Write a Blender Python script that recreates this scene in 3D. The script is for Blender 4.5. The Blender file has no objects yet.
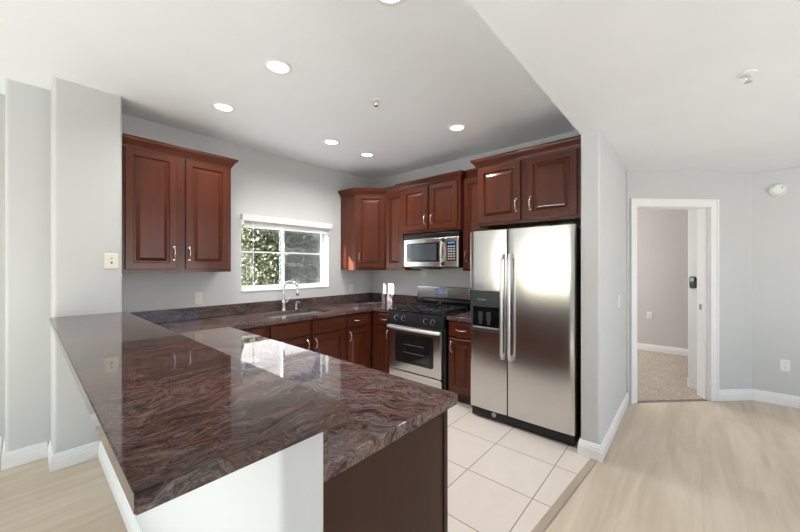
import bpy, bmesh, math, random
from mathutils import Vector, Matrix
random.seed(7)
R = math.radians
sc = bpy.context.scene
COL = sc.collection

# ------------------------------------------------------------------ camera
H = 1.425
YAW = 41.25
cam_d = bpy.data.cameras.new('camera')
cam_d.sensor_width = 36.0
cam_d.lens = 332.0 / 800.0 * 36.0
cam_d.clip_start = 0.02
cam = bpy.data.objects.new('camera', cam_d)
cam.location = (0, 0, H)
cam.rotation_euler = (R(90), 0, R(YAW - 90))
COL.objects.link(cam)
sc.camera = cam

# ------------------------------------------------------------------ world, sun, daylight and bedroom fill at the openings, exposure
world = bpy.data.worlds.new('sky')
sc.world = world
world.use_nodes = True
wn = world.node_tree
for n in list(wn.nodes):
    wn.nodes.remove(n)
wo = wn.nodes.new('ShaderNodeOutputWorld')
bg = wn.nodes.new('ShaderNodeBackground')
sky = wn.nodes.new('ShaderNodeTexSky')
sky.sky_type = 'NISHITA'
sky.sun_disc = False
sky.sun_elevation = R(40)
sky.dust_density = 0.3
sky.air_density = 0.8
sky.sun_rotation = R(-73)
wn.links.new(sky.outputs[0], bg.inputs[0])
bg.inputs[1].default_value = 0.30
wn.links.new(bg.outputs[0], wo.inputs[0])

def lamp(name, kind, loc, target, energy, color=(1, 1, 1), size=None, size_y=None, **kw):
    d = bpy.data.lights.new(name, kind)
    d.energy = energy
    d.color = color
    if kind == 'AREA':
        d.shape = 'RECTANGLE'
        d.size = size
        d.size_y = size_y
    for k, v in kw.items():
        setattr(d, k, v)
    o = bpy.data.objects.new(name, d)
    o.location = loc
    if target is not None:
        v = Vector(target) - Vector(loc)
        o.rotation_euler = v.to_track_quat('-Z', 'Y').to_euler()
    COL.objects.link(o)
    return o

# low morning sun: rakes along the window wall and falls through the patio door on the dining floor out of view
lamp('sun', 'SUN', (-8, 6, 6), (-8 + 1.0, 6 - .30, 6 - .34), 31.0, (.77, .90, 1), angle=R(0.6))
# daylight of the patio door (left wall) and of the living room window (wall behind the camera)
lamp('daylight_patio_door', 'AREA', (-3.32, 2.38, 1.10), (0, 2.38, 1.3), 8, (.90, .96, 1), 2.7, 2.0)
lamp('daylight_living_window', 'AREA', (1.6, -3.3, 1.2), (1.6, -2.8, 2.4), 80, (.97, .98, 1), 3.6, 1.4)
lamp('fill_bedroom', 'AREA', (6.2, 2.56, 1.4), (6.2, 0, 1.4), 40, (1, .97, .94), 1.4, 1.3)  # added fill to brighten the bedroom; no window is seen there
lamp('daylight_kitchen_window', 'AREA', (2.16, 3.86, 1.55), (2.16, 3.0, 2.05), 4.5, (1, 1, 1.0), 1.1, 0.75)

sc.view_settings.view_transform = 'Standard'
sc.view_settings.look = 'None'
sc.view_settings.gamma = 1.0
sc.view_settings.use_curve_mapping = False
sc.view_settings.exposure = 0.56
sc.cycles.max_bounces = 10
sc.cycles.diffuse_bounces = 6
sc.cycles.transparent_max_bounces = 12

# ------------------------------------------------------------------ materials
def new_mat(name):
    m = bpy.data.materials.new(name)
    m.use_nodes = True
    nt = m.node_tree
    b = nt.nodes['Principled BSDF']
    return m, nt, b

def L(nt, a, b):
    nt.links.new(a, b)

def mapped(nt, rot=(0, 0, 0), scale=(1, 1, 1), loc=(0, 0, 0)):
    tc = nt.nodes.new('ShaderNodeTexCoord')
    mp = nt.nodes.new('ShaderNodeMapping')
    mp.inputs['Rotation'].default_value = rot
    mp.inputs['Scale'].default_value = scale
    mp.inputs['Location'].default_value = loc
    L(nt, tc.outputs['Object'], mp.inputs['Vector'])
    return mp.outputs[0]

def noise(nt, vec, scale, detail=3, rough=0.5, dist=0.0):
    n = nt.nodes.new('ShaderNodeTexNoise')
    n.inputs['Scale'].default_value = scale
    n.inputs['Detail'].default_value = detail
    n.inputs['Roughness'].default_value = rough
    n.inputs['Distortion'].default_value = dist
    if vec is not None:
        L(nt, vec, n.inputs['Vector'])
    return n

def ramp(nt, fac, stops):
    r = nt.nodes.new('ShaderNodeValToRGB')
    e = r.color_ramp.elements
    e[0].position = stops[0][0]; e[0].color = (*stops[0][1], 1)
    e[1].position = stops[-1][0]; e[1].color = (*stops[-1][1], 1)
    for p, c in stops[1:-1]:
        k = e.new(p); k.color = (*c, 1)
    L(nt, fac, r.inputs[0])
    return r.outputs[0]

def mixc(nt, fac, a, b, mode='MIX'):
    m = nt.nodes.new('ShaderNodeMix')
    m.data_type = 'RGBA'
    m.blend_type = mode
    for sock, v in ((0, fac), (6, a), (7, b)):
        if hasattr(v, 'links') or hasattr(v, 'is_linked'):
            L(nt, v, m.inputs[sock])
        elif sock == 0:
            m.inputs[0].default_value = v
        else:
            m.inputs[sock].default_value = (*v, 1)
    return m.outputs[2]

def bump(nt, b, height, strength=0.1, dist=0.01):
    bp = nt.nodes.new('ShaderNodeBump')
    bp.inputs['Strength'].default_value = strength
    bp.inputs['Distance'].default_value = dist
    L(nt, height, bp.inputs['Height'])
    L(nt, bp.outputs[0], b.inputs['Normal'])

def plain(name, col, rough=0.5, metal=0.0, var=0.03, nscale=20, coat=0.0, emit=None, es=0.0, spec=0.5):
    m, nt, b = new_mat(name)
    n = noise(nt, mapped(nt), nscale, 3)
    lo = tuple(max(0, c * (1 - var)) for c in col)
    hi = tuple(min(1, c * (1 + var)) for c in col)
    L(nt, ramp(nt, n.outputs[0], [(0.3, lo), (0.7, hi)]), b.inputs['Base Color'])
    b.inputs['Roughness'].default_value = rough
    b.inputs['Metallic'].default_value = metal
    b.inputs['Coat Weight'].default_value = coat
    b.inputs['Specular IOR Level'].default_value = spec
    if emit:
        b.inputs['Emission Color'].default_value = (*emit, 1)
        b.inputs['Emission Strength'].default_value = es
    return m

def paint(name, col, rough=0.6, bs=0.06):
    m, nt, b = new_mat(name)
    v = mapped(nt)
    n = noise(nt, v, 3, 2)
    L(nt, ramp(nt, n.outputs[0], [(0.3, tuple(c * .985 for c in col)), (0.7, tuple(min(1, c * 1.01) for c in col))]), b.inputs['Base Color'])
    b.inputs['Roughness'].default_value = rough
    n2 = noise(nt, v, 160, 2)
    bump(nt, b, n2.outputs[0], bs, 0.002)
    return m

def granite(name, rotz, off, warm=1.0, tone=1.0):
    m, nt, b = new_mat(name)
    v0 = mapped(nt, (0, 0, rotz), (1, 1, 1), off)
    w = noise(nt, v0, 2.2, 3, .5)
    sub = nt.nodes.new('ShaderNodeVectorMath'); sub.operation = 'SUBTRACT'
    L(nt, w.outputs['Color'], sub.inputs[0]); sub.inputs[1].default_value = (.5, .5, .5)
    sca = nt.nodes.new('ShaderNodeVectorMath'); sca.operation = 'SCALE'
    L(nt, sub.outputs[0], sca.inputs[0]); sca.inputs['Scale'].default_value = 0.42
    add = nt.nodes.new('ShaderNodeVectorMath'); add.operation = 'ADD'
    L(nt, v0, add.inputs[0]); L(nt, sca.outputs[0], add.inputs[1])
    st = nt.nodes.new('ShaderNodeMapping'); st.inputs['Scale'].default_value = (1.6, 11, 11)
    L(nt, add.outputs[0], st.inputs[0])
    band = noise(nt, st.outputs[0], 1.6, 9, .68, .5)
    c1 = ramp(nt, band.outputs[0], [(0.30, (.010, .008, .011)), (0.42, (.032, .024, .026)), (0.46, tuple(warm * k for k in (.100, .058, .047))),
                                    (0.50, (.034, .026, .028)), (0.55, tuple(warm * k for k in (.125, .098, .092))), (0.60, (.042, .033, .034)), (0.68, (.24, .215, .21)), (0.76, (.40, .37, .36))])
    big = noise(nt, v0, 3.0, 4, .6)
    c2 = mixc(nt, ramp(nt, big.outputs[0], [(0.47, (0, 0, 0)), (0.70, (.55, .55, .55))]), c1, tuple(warm * k for k in (.150, .078, .055)))
    st2 = nt.nodes.new('ShaderNodeMapping'); st2.inputs['Scale'].default_value = (4, 44, 44)
    L(nt, add.outputs[0], st2.inputs[0])
    fl = noise(nt, st2.outputs[0], 2.0, 7, .72)
    c3 = mixc(nt, ramp(nt, fl.outputs[0], [(0.55, (0, 0, 0)), (0.72, (.62, .62, .62))]), c2, (.30, .265, .255))
    c3 = mixc(nt, ramp(nt, fl.outputs[0], [(0.30, (.75, .75, .75)), (0.45, (0, 0, 0))]), c3, (.020, .016, .019))
    sp = noise(nt, v0, 170, 3, .7)
    c4 = mixc(nt, ramp(nt, sp.outputs[0], [(0.33, (.5, .5, .5)), (0.48, (0, 0, 0))]), c3, (.016, .013, .016))
    c4 = mixc(nt, 1.0, c4, (tone, tone * .97, tone * .97), 'MULTIPLY')
    L(nt, c4, b.inputs['Base Color'])
    b.inputs['Roughness'].default_value = 0.04
    b.inputs['Specular IOR Level'].default_value = 0.5
    return m

def wood(name, base, dark, grain_axis, rough=0.3, coat=0.35):
    m, nt, b = new_mat(name)
    s = [26, 26, 26]; s[grain_axis] = 1.6
    v = mapped(nt, (0, 0, 0), tuple(s))
    n = noise(nt, v, 1.0, 6, .6, .6)
    blot = noise(nt, mapped(nt), 3.2, 3)
    c = ramp(nt, n.outputs[0], [(0.25, dark), (0.75, base)])
    c = mixc(nt, ramp(nt, blot.outputs[0], [(0.35, (0, 0, 0)), (0.75, (.45, .45, .45))]), c, tuple(min(1, x * 1.25) for x in base))
    L(nt, c, b.inputs['Base Color'])
    b.inputs['Roughness'].default_value = rough
    b.inputs['Coat Weight'].default_value = coat
    b.inputs['Coat Roughness'].default_value = 0.12
    b.inputs['Specular IOR Level'].default_value = 0.22
    return m

def steel(name, col=(.60, .60, .60), rough=0.22, axis=2):
    m, nt, b = new_mat(name)
    s = [3, 3, 3]
    for i in range(3):
        if i == axis:
            s[i] = 420
    v = mapped(nt, (0, 0, 0), tuple(s))
    n = noise(nt, v, 1.0, 2)
    L(nt, ramp(nt, n.outputs[0], [(0.3, tuple(c * .96 for c in col)), (0.7, col)]), b.inputs['Base Color'])
    b.inputs['Metallic'].default_value = 1.0
    b.inputs['Roughness'].default_value = rough
    bump(nt, b, n.outputs[0], 0.04, 0.0005)
    return m

def plank_floor():
    m, nt, b = new_mat('pale_oak_planks')
    v = mapped(nt, (0, 0, 0), (1, 1, 1), (0.13, 0.05, 0))
    br = nt.nodes.new('ShaderNodeTexBrick')
    L(nt, v, br.inputs['Vector'])
    br.inputs['Color1'].default_value = (.68, .585, .465, 1)
    br.inputs['Color2'].default_value = (.63, .535, .42, 1)
    br.inputs['Mortar'].default_value = (.56, .475, .37, 1)
    br.inputs['Scale'].default_value = 1.0
    br.inputs['Mortar Size'].default_value = 0.0012
    br.inputs['Mortar Smooth'].default_value = 0.3
    br.inputs['Bias'].default_value = 0.0
    br.inputs['Brick Width'].default_value = 1.22
    br.inputs['Row Height'].default_value = 0.18
    br.offset = 0.37
    g = noise(nt, mapped(nt, (0, 0, 0), (1.3, 24, 1)), 1.0, 6, .6, .4)
    c = mixc(nt, 0.35, br.outputs['Color'], ramp(nt, g.outputs[0], [(0.25, (.50, .405, .305)), (0.75, (.72, .62, .50))]))
    g2 = noise(nt, mapped(nt, (0, 0, 0), (.9, 5.5, 1), (3, 1, 0)), 1.0, 4, .6, .8)
    c = mixc(nt, 1.0, c, ramp(nt, g2.outputs[0], [(0.32, (.80, .775, .74)), (0.62, (1, 1, 1))]), 'MULTIPLY')
    L(nt, c, b.inputs['Base Color'])
    b.inputs['Roughness'].default_value = 0.42
    b.inputs['Specular IOR Level'].default_value = 0.35
    bump(nt, b, g.outputs[0], 0.03, 0.002)
    return m

def tile_floor():
    m, nt, b = new_mat('cream_floor_tile')
    T = 0.447
    v = mapped(nt, (0, 0, 0), (1, 1, 1), (-(2.063 % T), -(1.178 % T), 0))
    br = nt.nodes.new('ShaderNodeTexBrick')
    L(nt, v, br.inputs['Vector'])
    br.offset = 0.0
    br.inputs['Color1'].default_value = (.76, .69, .62, 1)
    br.inputs['Color2'].default_value = (.73, .655, .58, 1)
    br.inputs['Mortar'].default_value = (.30, .25, .21, 1)
    br.inputs['Scale'].default_value = 1.0
    br.inputs['Mortar Size'].default_value = 0.0035
    br.inputs['Mortar Smooth'].default_value = 0.1
    br.inputs['Bias'].default_value = 0.0
    br.inputs['Brick Width'].default_value = T
    br.inputs['Row Height'].default_value = T
    n = noise(nt, mapped(nt, (0, 0, .5), (1, 2.4, 1)), 4.5, 6, .62, .8)
    c = mixc(nt, ramp(nt, n.outputs[0], [(0.4, (0, 0, 0)), (0.72, (.5, .5, .5))]), br.outputs['Color'], (.70, .60, .52))
    c = mixc(nt, br.outputs['Fac'], c, (.30, .25, .21))
    L(nt, c, b.inputs['Base Color'])
    b.inputs['Roughness'].default_value = 0.32
    inv = nt.nodes.new('ShaderNodeMath'); inv.operation = 'SUBTRACT'; inv.inputs[0].default_value = 1.0
    L(nt, br.outputs['Fac'], inv.inputs[1])
    bump(nt, b, inv.outputs[0], 0.4, 0.003)
    return m

def carpet_mat():
    m, nt, b = new_mat('beige_carpet_pile')
    v = mapped(nt)
    n = noise(nt, v, 9, 6, .7, .5)
    f = noise(nt, v, 60, 4, .75)
    c = ramp(nt, n.outputs[0], [(0.3, (.30, .24, .19)), (0.7, (.56, .48, .39))])
    c = mixc(nt, 0.6, c, ramp(nt, f.outputs[0], [(0.3, (.20, .155, .12)), (0.7, (.70, .61, .51))]))
    L(nt, c, b.inputs['Base Color'])
    b.inputs['Roughness'].default_value = 0.95
    bump(nt, b, f.outputs[0], 0.8, 0.01)
    return m

def glass_mat(name, gloss=0.06, tint=(1, 1, 1)):
    m = bpy.data.materials.new(name); m.use_nodes = True
    nt = m.node_tree
    nt.nodes.remove(nt.nodes['Principled BSDF'])
    out = nt.nodes['Material Output']
    t = nt.nodes.new('ShaderNodeBsdfTransparent'); t.inputs[0].default_value = (*tint, 1)
    g = nt.nodes.new('ShaderNodeBsdfGlossy'); g.inputs['Roughness'].default_value = 0.01
    mx = nt.nodes.new('ShaderNodeMixShader'); mx.inputs[0].default_value = gloss
    L(nt, t.outputs[0], mx.inputs[1]); L(nt, g.outputs[0], mx.inputs[2]); L(nt, mx.outputs[0], out.inputs[0])
    return m

def screen_mat():
    m = bpy.data.materials.new('grey_insect_screen'); m.use_nodes = True
    nt = m.node_tree
    nt.nodes.remove(nt.nodes['Principled BSDF'])
    out = nt.nodes['Material Output']
    t = nt.nodes.new('ShaderNodeBsdfTransparent')
    g = nt.nodes.new('ShaderNodeBsdfDiffuse'); g.inputs[0].default_value = (.16, .165, .165, 1)
    mx = nt.nodes.new('ShaderNodeMixShader'); mx.inputs[0].default_value = 0.5
    L(nt, t.outputs[0], mx.inputs[1]); L(nt, g.outputs[0], mx.inputs[2]); L(nt, mx.outputs[0], out.inputs[0])
    return m

def leaf_mat(name, cols):
    m, nt, b = new_mat(name)
    gm = nt.nodes.new('ShaderNodeNewGeometry')
    L(nt, ramp(nt, gm.outputs['Random Per Island'], [(i / (len(cols) - 1), c) for i, c in enumerate(cols)]), b.inputs['Base Color'])
    b.inputs['Roughness'].default_value = 0.55
    return m

M = {}
M['wall'] = paint('pale_grey_wall_paint', (.60, .605, .60))
M['ceiling'] = paint('white_ceiling_paint', (.89, .905, .915))
M['trim'] = plain('white_trim_paint', (.86, .86, .855), .35, var=.01)
M['bedroom'] = paint('warm_grey_bedroom_paint', (.60, .575, .55))
M['granite_bar'] = granite('polished_bar_granite', R(8), (3.1, 1.7, 0), 1.25, 1.0)
M['granite_low'] = granite('polished_worktop_granite', R(72), (0.4, 5.2, 0), 1.6, 1.1)
M['cherry'] = wood('cherry_wood_upright_grain', (.098, .0225, .009), (.058, .0125, .0055), 2, .30, .22)
M['cherry_h'] = wood('cherry_wood_level_grain', (.098, .0225, .009), (.058, .0125, .0055), 0, .30, .22)
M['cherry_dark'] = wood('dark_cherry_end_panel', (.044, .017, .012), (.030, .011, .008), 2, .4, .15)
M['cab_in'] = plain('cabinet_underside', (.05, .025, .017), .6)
M['nickel'] = plain('brushed_nickel', (.78, .75, .71), .25, 1.0)
M['chrome'] = plain('chrome', (.86, .86, .86), .20, 1.0, var=.01)
M['steel'] = steel('stainless_steel_sheet', (.66, .655, .65), .19)
M['steel_lo'] = steel('stainless_steel_bar', (.78, .78, .78), .36)
M['black'] = plain('black_enamel', (.012, .012, .013), .25)
M['black_gloss'] = plain('black_glass', (.008, .008, .010), .04, spec=.7)
M['iron'] = plain('cast_iron', (.015, .015, .016), .5)
M['charcoal'] = plain('dark_grey_plastic', (.045, .052, .056), .3)
M['grey'] = plain('grey_plastic', (.35, .35, .36), .4)
M['white_plastic'] = plain('white_plastic', (.82, .82, .80), .35, var=.01)
M['ivory'] = plain('ivory_plastic', (.78, .74, .62), .35, var=.01)
M['lens'] = plain('lit_lamp_lens', (.9, .9, .9), .5, emit=(1, .99, .97), es=1.0, var=.01)
M['display'] = plain('blue_display', (.04, .08, .16), .1, emit=(.15, .35, .8), es=.35)
M['glass'] = glass_mat('window_glass')
M['oven_glass'] = plain('dark_oven_glass', (.010, .013, .013), .03, spec=.8)
M['micro_glass'] = plain('grey_microwave_glass', (.06, .075, .09), .05, spec=.8)
M['screen'] = screen_mat()
M['planks'] = plank_floor()
M['tile'] = tile_floor()
M['strip'] = wood('taupe_threshold', (.45, .37, .30), (.36, .29, .23), 0, .45, 0)
M['carpet'] = carpet_mat()
M['leaf1'] = leaf_mat('olive_leaves', [(.045, .055, .018), (.12, .12, .05), (.24, .21, .11), (.06, .07, .025)])
M['leaf2'] = leaf_mat('pale_green_leaves', [(.12, .135, .07), (.24, .24, .14), (.06, .07, .03), (.36, .35, .24)])
M['leaf3'] = leaf_mat('dark_green_leaves', [(.03, .05, .015), (.08, .11, .03), (.15, .18, .06)])
M['bark'] = plain('bark', (.12, .085, .06), .9, var=.3, nscale=30)
M['bounce_ground'] = plain('pale_bounce_ground', (.62, .57, .50), .95, var=.12, nscale=6)  # unseen ground, colour paled to throw sunlight up onto the kitchen ceiling
M['stucco'] = plain('tan_stucco', (.42, .33, .25), .9, var=.1, nscale=8)

# ------------------------------------------------------------------ mesh helpers
def bm_new():
    return bmesh.new()

def add_box(bm, x0, x1, y0, y1, z0, z1, bevel=0.0, seg=2):
    m = Matrix.Translation(((x0 + x1) / 2, (y0 + y1) / 2, (z0 + z1) / 2)) @ Matrix.Diagonal((abs(x1 - x0), abs(y1 - y0), abs(z1 - z0), 1))
    r = bmesh.ops.create_cube(bm, size=1, matrix=m)
    if bevel > 0:
        es = list({e for v in r['verts'] for e in v.link_edges})
        bmesh.ops.bevel(bm, geom=es, offset=bevel, segments=seg, affect='EDGES', profile=0.5)
    return bm

def add_prism(bm, poly, z0, z1, matrix=None):
    lo = [bm.verts.new((p[0], p[1], z0)) for p in poly]
    hi = [bm.verts.new((p[0], p[1], z1)) for p in poly]
    n = len(poly)
    bm.faces.new(lo[::-1]); bm.faces.new(hi)
    for i in range(n):
        bm.faces.new((lo[i], lo[(i + 1) % n], hi[(i + 1) % n], hi[i]))
    if matrix is not None:
        bmesh.ops.transform(bm, matrix=matrix, verts=lo + hi)
    return lo, hi

def fillet(poly, radii, seg=6):
    out = []
    n = len(poly)
    for i, p in enumerate(poly):
        r = radii.get(i, 0) if isinstance(radii, dict) else radii
        if r <= 0:
            out.append(p); continue
        P = Vector(p); a = (Vector(poly[i - 1]) - P).normalized(); b = (Vector(poly[(i + 1) % n]) - P).normalized()
        ang = a.angle(b)
        d = r / math.tan(ang / 2)
        c = P + (a + b).normalized() * (r / math.sin(ang / 2))
        s = P + a * d; e = P + b * d
        a0 = math.atan2(s.y - c.y, s.x - c.x); a1 = math.atan2(e.y - c.y, e.x - c.x)
        da = (a1 - a0 + math.pi) % (2 * math.pi) - math.pi
        for k in range(seg + 1):
            t = a0 + da * k / seg
            out.append((c.x + r * math.cos(t), c.y + r * math.sin(t)))
    return out

def add_tube(bm, pts, r, seg=10, caps=True):
    pts = [Vector(p) for p in pts]
    rr = r if isinstance(r, (list, tuple)) else [r] * len(pts)
    rings = []
    up = None
    for i, p in enumerate(pts):
        if i == 0: t = pts[1] - p
        elif i == len(pts) - 1: t = p - pts[-2]
        else: t = (pts[i + 1] - p).normalized() + (p - pts[i - 1]).normalized()
        t.normalize()
        if up is None:
            up = Vector((0, 0, 1)) if abs(t.z) < .9 else Vector((1, 0, 0))
        s = t.cross(up).normalized(); u2 = s.cross(t).normalized(); up = u2
        rings.append([bm.verts.new(p + (s * math.cos(2 * math.pi * k / seg) + u2 * math.sin(2 * math.pi * k / seg)) * rr[i]) for k in range(seg)])
    for a, b in zip(rings, rings[1:]):
        for k in range(seg):
            bm.faces.new((a[k], a[(k + 1) % seg], b[(k + 1) % seg], b[k]))
    if caps:
        bm.faces.new(rings[0][::-1]); bm.faces.new(rings[-1])

def add_lathe(bm, prof, seg=24, matrix=None):
    rings = []
    vs = []
    for r, z in prof:
        if r < 1e-6:
            v = bm.verts.new((0, 0, z)); rings.append([v]); vs.append(v)
        else:
            ring = [bm.verts.new((r * math.cos(2 * math.pi * k / seg), r * math.sin(2 * math.pi * k / seg), z)) for k in range(seg)]
            rings.append(ring); vs += ring
    for a, b in zip(rings, rings[1:]):
        for k in range(seg):
            k2 = (k + 1) % seg
            if len(a) == 1 and len(b) == 1: continue
            if len(a) == 1: bm.faces.new((a[0], b[k2], b[k]))
            elif len(b) == 1: bm.faces.new((a[k], a[k2], b[0]))
            else: bm.faces.new((a[k], a[k2], b[k2], b[k]))
    if matrix is not None:
        bmesh.ops.transform(bm, matrix=matrix, verts=vs)

def add_loops(bm, w, h, loops, x0=0.0, z0=0.0, back=True):
    """Concentric rectangles: loops = [(inset, y)] from the back edge to the centre panel; front faces -Y."""
    rings = []
    for ins, y in loops:
        rings.append([bm.verts.new((x0 + a, y, z0 + c)) for a, c in ((ins, ins), (w - ins, ins), (w - ins, h - ins), (ins, h - ins))])
    for a, b in zip(rings, rings[1:]):
        for k in range(4):
            bm.faces.new((a[k], a[(k + 1) % 4], b[(k + 1) % 4], b[k]))
    bm.faces.new(rings[-1])
    if back:
        bm.faces.new(rings[0][::-1])

def offset_line(pts, o, closed=False):
    """Offset an open plan polyline to its right-hand side by o with mitred corners."""
    out = []
    P = [Vector(p) for p in pts]
    n = len(P)
    for i in range(n):
        ds = []
        if i > 0: ds.append((P[i] - P[i - 1]).normalized())
        if i < n - 1: ds.append((P[i + 1] - P[i]).normalized())
        ns = [Vector((d.y, -d.x)) for d in ds]
        if len(ns) == 1:
            out.append(P[i] + ns[0] * o)
        else:
            m = (ns[0] + ns[1]).normalized()
            out.append(P[i] + m * (o / max(.2, m.dot(ns[0]))))
    return out

def add_sweep(bm, pts, prof):
    """Sweep a closed profile [(offset, z)] along a plan polyline."""
    lines = [offset_line(pts, o) for o, z in prof]
    rows = [[bm.verts.new((p.x, p.y, prof[j][1])) for p in lines[j]] for j in range(len(prof))]
    m = len(prof)
    for j in range(m):
        a, b = rows[j], rows[(j + 1) % m]
        for i in range(len(pts) - 1):
            bm.faces.new((a[i], a[i + 1], b[i + 1], b[i]))
    bm.faces.new([rows[j][0] for j in range(m)])
    bm.faces.new([rows[j][-1] for j in range(m)][::-1])

def add_grid_slab(bm, xs, ys, inside, z0, z1, bevel=0.0, seg=2):
    V = {}
    def v(i, j, k):
        if (i, j, k) not in V:
            V[(i, j, k)] = bm.verts.new((xs[i], ys[j], z1 if k else z0))
        return V[(i, j, k)]
    nx, ny = len(xs) - 1, len(ys) - 1
    ins = {(i, j): inside((xs[i] + xs[i + 1]) / 2, (ys[j] + ys[j + 1]) / 2) for i in range(nx) for j in range(ny)}
    for (i, j), q in ins.items():
        if not q: continue
        bm.faces.new((v(i, j, 1), v(i + 1, j, 1), v(i + 1, j + 1, 1), v(i, j + 1, 1)))
        bm.faces.new((v(i, j, 0), v(i, j + 1, 0), v(i + 1, j + 1, 0), v(i + 1, j, 0)))
        for di, dj, a, b in ((-1, 0, (i, j + 1), (i, j)), (1, 0, (i + 1, j), (i + 1, j + 1)), (0, -1, (i, j), (i + 1, j)), (0, 1, (i + 1, j + 1), (i, j + 1))):
            if not ins.get((i + di, j + dj), False):
                bm.faces.new((v(*a, 0), v(*b, 0), v(*b, 1), v(*a, 1)))
    if bevel:
        bm.normal_update()
        es = [e for e in bm.edges if len(e.link_faces) == 2 and e.calc_face_angle() > 1.0]
        bmesh.ops.bevel(bm, geom=es, offset=bevel, segments=seg, affect='EDGES', profile=.5)

def obj(name, bm, mat, parent=None, loc=None, rotz=0.0, smooth=None, rot=None):
    bmesh.ops.recalc_face_normals(bm, faces=bm.faces)
    me = bpy.data.meshes.new(name)
    bm.to_mesh(me); bm.free()
    for m in (mat if isinstance(mat, (list, tuple)) else [mat]):
        me.materials.append(m)
    if smooth is not None:
        for p in me.polygons: p.use_smooth = True
        me.set_sharp_from_angle(angle=R(smooth))
    o = bpy.data.objects.new(name, me)
    COL.objects.link(o)
    if smooth == 40:
        wn_ = o.modifiers.new('weighted_normal', 'WEIGHTED_NORMAL')
        wn_.weight = 80; wn_.keep_sharp = True
    if parent is not None: o.parent = parent
    if loc is not None: o.location = loc
    o.rotation_euler = rot if rot is not None else (0, 0, rotz)
    return o

def tag(o, label, cat, group=None):
    o['label'] = label; o['category'] = cat
    if group: o['group'] = group
    return o

def thing(name, label, cat, loc=(0, 0, 0), rotz=0.0, group=None):
    o = bpy.data.objects.new(name, None)
    o.empty_display_size = .1
    COL.objects.link(o)
    o.location = loc; o.rotation_euler = (0, 0, rotz)
    return tag(o, label, cat, group)

def struct(o):
    o['kind'] = 'structure'
    return o

def box_obj(name, b, mat, parent=None, bevel=0.0, seg=2, **kw):
    bm = bm_new(); add_box(bm, *b, bevel=bevel, seg=seg)
    return obj(name, bm, mat, parent, smooth=40 if bevel else None, **kw)

# ------------------------------------------------------------------ room shell
CZ, SZ = 2.745, 2.42
WY, SX = 3.70, 3.56            # window wall face, stove wall face
PY = 0.63                       # kitchen side of the partition beside the refrigerator
HY = 0.50                       # hall side of it
S2 = math.sqrt(2)
def D(s, c):                    # a point on the 45 degree door wall: s along it, c across it
    return ((c + s * S2) / 2, (c - s * S2) / 2)
DC = 4.65
A0 = (4.15, 0.50); A1 = (5.138, -0.488)

bm = bm_new()
add_prism(bm, [(-3.3, -3.5), (5.138, -3.5), (5.138, -.488), (4.16, .49), (2.9, .52), (.6, .72), (.6, 3.3), (.6, 4.1), (-3.3, 4.1)], -.06, -.002)
struct(obj('floor_wood', bm, M['planks']))
bm = bm_new()
add_prism(bm, [(.6, .72), (2.82, .535), (3.70, .535), (3.70, 3.80), (.6, 3.80)], -.06, 0)
struct(obj('floor_tile', bm, M['tile']))
bm = bm_new()
add_prism(bm, [(4.19, .52), (5.16, -.45), (5.20, -2.3), (7.0, -2.3), (7.0, 2.7), (4.19, 2.7)], -.06, .006)
struct(obj('floor_carpet', bm, M['carpet']))
bm = bm_new()
p0, p1 = Vector((1.10, .655)), Vector((2.79, .510))
d = (p1 - p0).normalized(); n = Vector((-d.y, d.x)) * .05
bmv = [tuple(p0), tuple(p1), tuple(p1 + n), tuple(p0 + n)]
add_prism(bm, bmv, -.01, .007)
es = [e for e in bm.edges if all(v.co.z > 0 for v in e.verts)]
bmesh.ops.bevel(bm, geom=es, offset=.005, segments=2, affect='EDGES')
struct(obj('trim_1', bm, M['strip']))

bm = bm_new(); add_box(bm, -3.4, 3.70, PY, 4.2, CZ, CZ + .1)
struct(obj('ceiling', bm, M['ceiling']))
bm = bm_new(); add_box(bm, -3.4, 7.1, -3.6, PY, SZ, CZ + .1)
struct(obj('ceiling_soffit', bm, M['ceiling']))
bm = bm_new(); add_box(bm, 3.72, 7.1, PY + .002, 2.8, SZ, SZ + .1)
struct(obj('ceiling_bedroom', bm, M['ceiling']))

# window wall with its opening, built in (x, z) and turned upright
WX0, WX1, WZ0, WZ1 = 1.585, 2.745, 1.14, 1.965
def wall_with_hole(name, u0, u1, z0, z1, holes, thick, mat, matrix, back=None):
    us = sorted({u0, u1} | {h[0] for h in holes} | {h[1] for h in holes})
    zs = sorted({z0, z1} | {h[2] for h in holes} | {h[3] for h in holes})
    bm = bm_new()
    add_grid_slab(bm, us, zs, lambda u, z: not any(h[0] < u < h[1] and h[2] < z < h[3] for h in holes), 0, thick)
    bmesh.ops.transform(bm, matrix=matrix, verts=bm.verts)
    return struct(obj(name, bm, mat))
UPX = Matrix(((1, 0, 0, 0), (0, 0, 1, 0), (0, 1, 0, 0), (0, 0, 0, 1)))      # (u, z, t) -> (u, t, z)
UPY = Matrix(((0, 0, 1, 0), (1, 0, 0, 0), (0, 1, 0, 0), (0, 0, 0, 1)))      # (u, z, t) -> (t, u, z)
wall_with_hole('wall_window', .52, 3.70, -.05, CZ, [(WX0, WX1, WZ0, WZ1)], .14, M['wall'], Matrix.Translation((0, WY, 0)) @ UPX)
box_obj('wall_stove', (SX, SX + .14, PY - .02, WY, -.05, CZ), M['wall']); struct(bpy.data.objects['wall_stove'])
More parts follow.
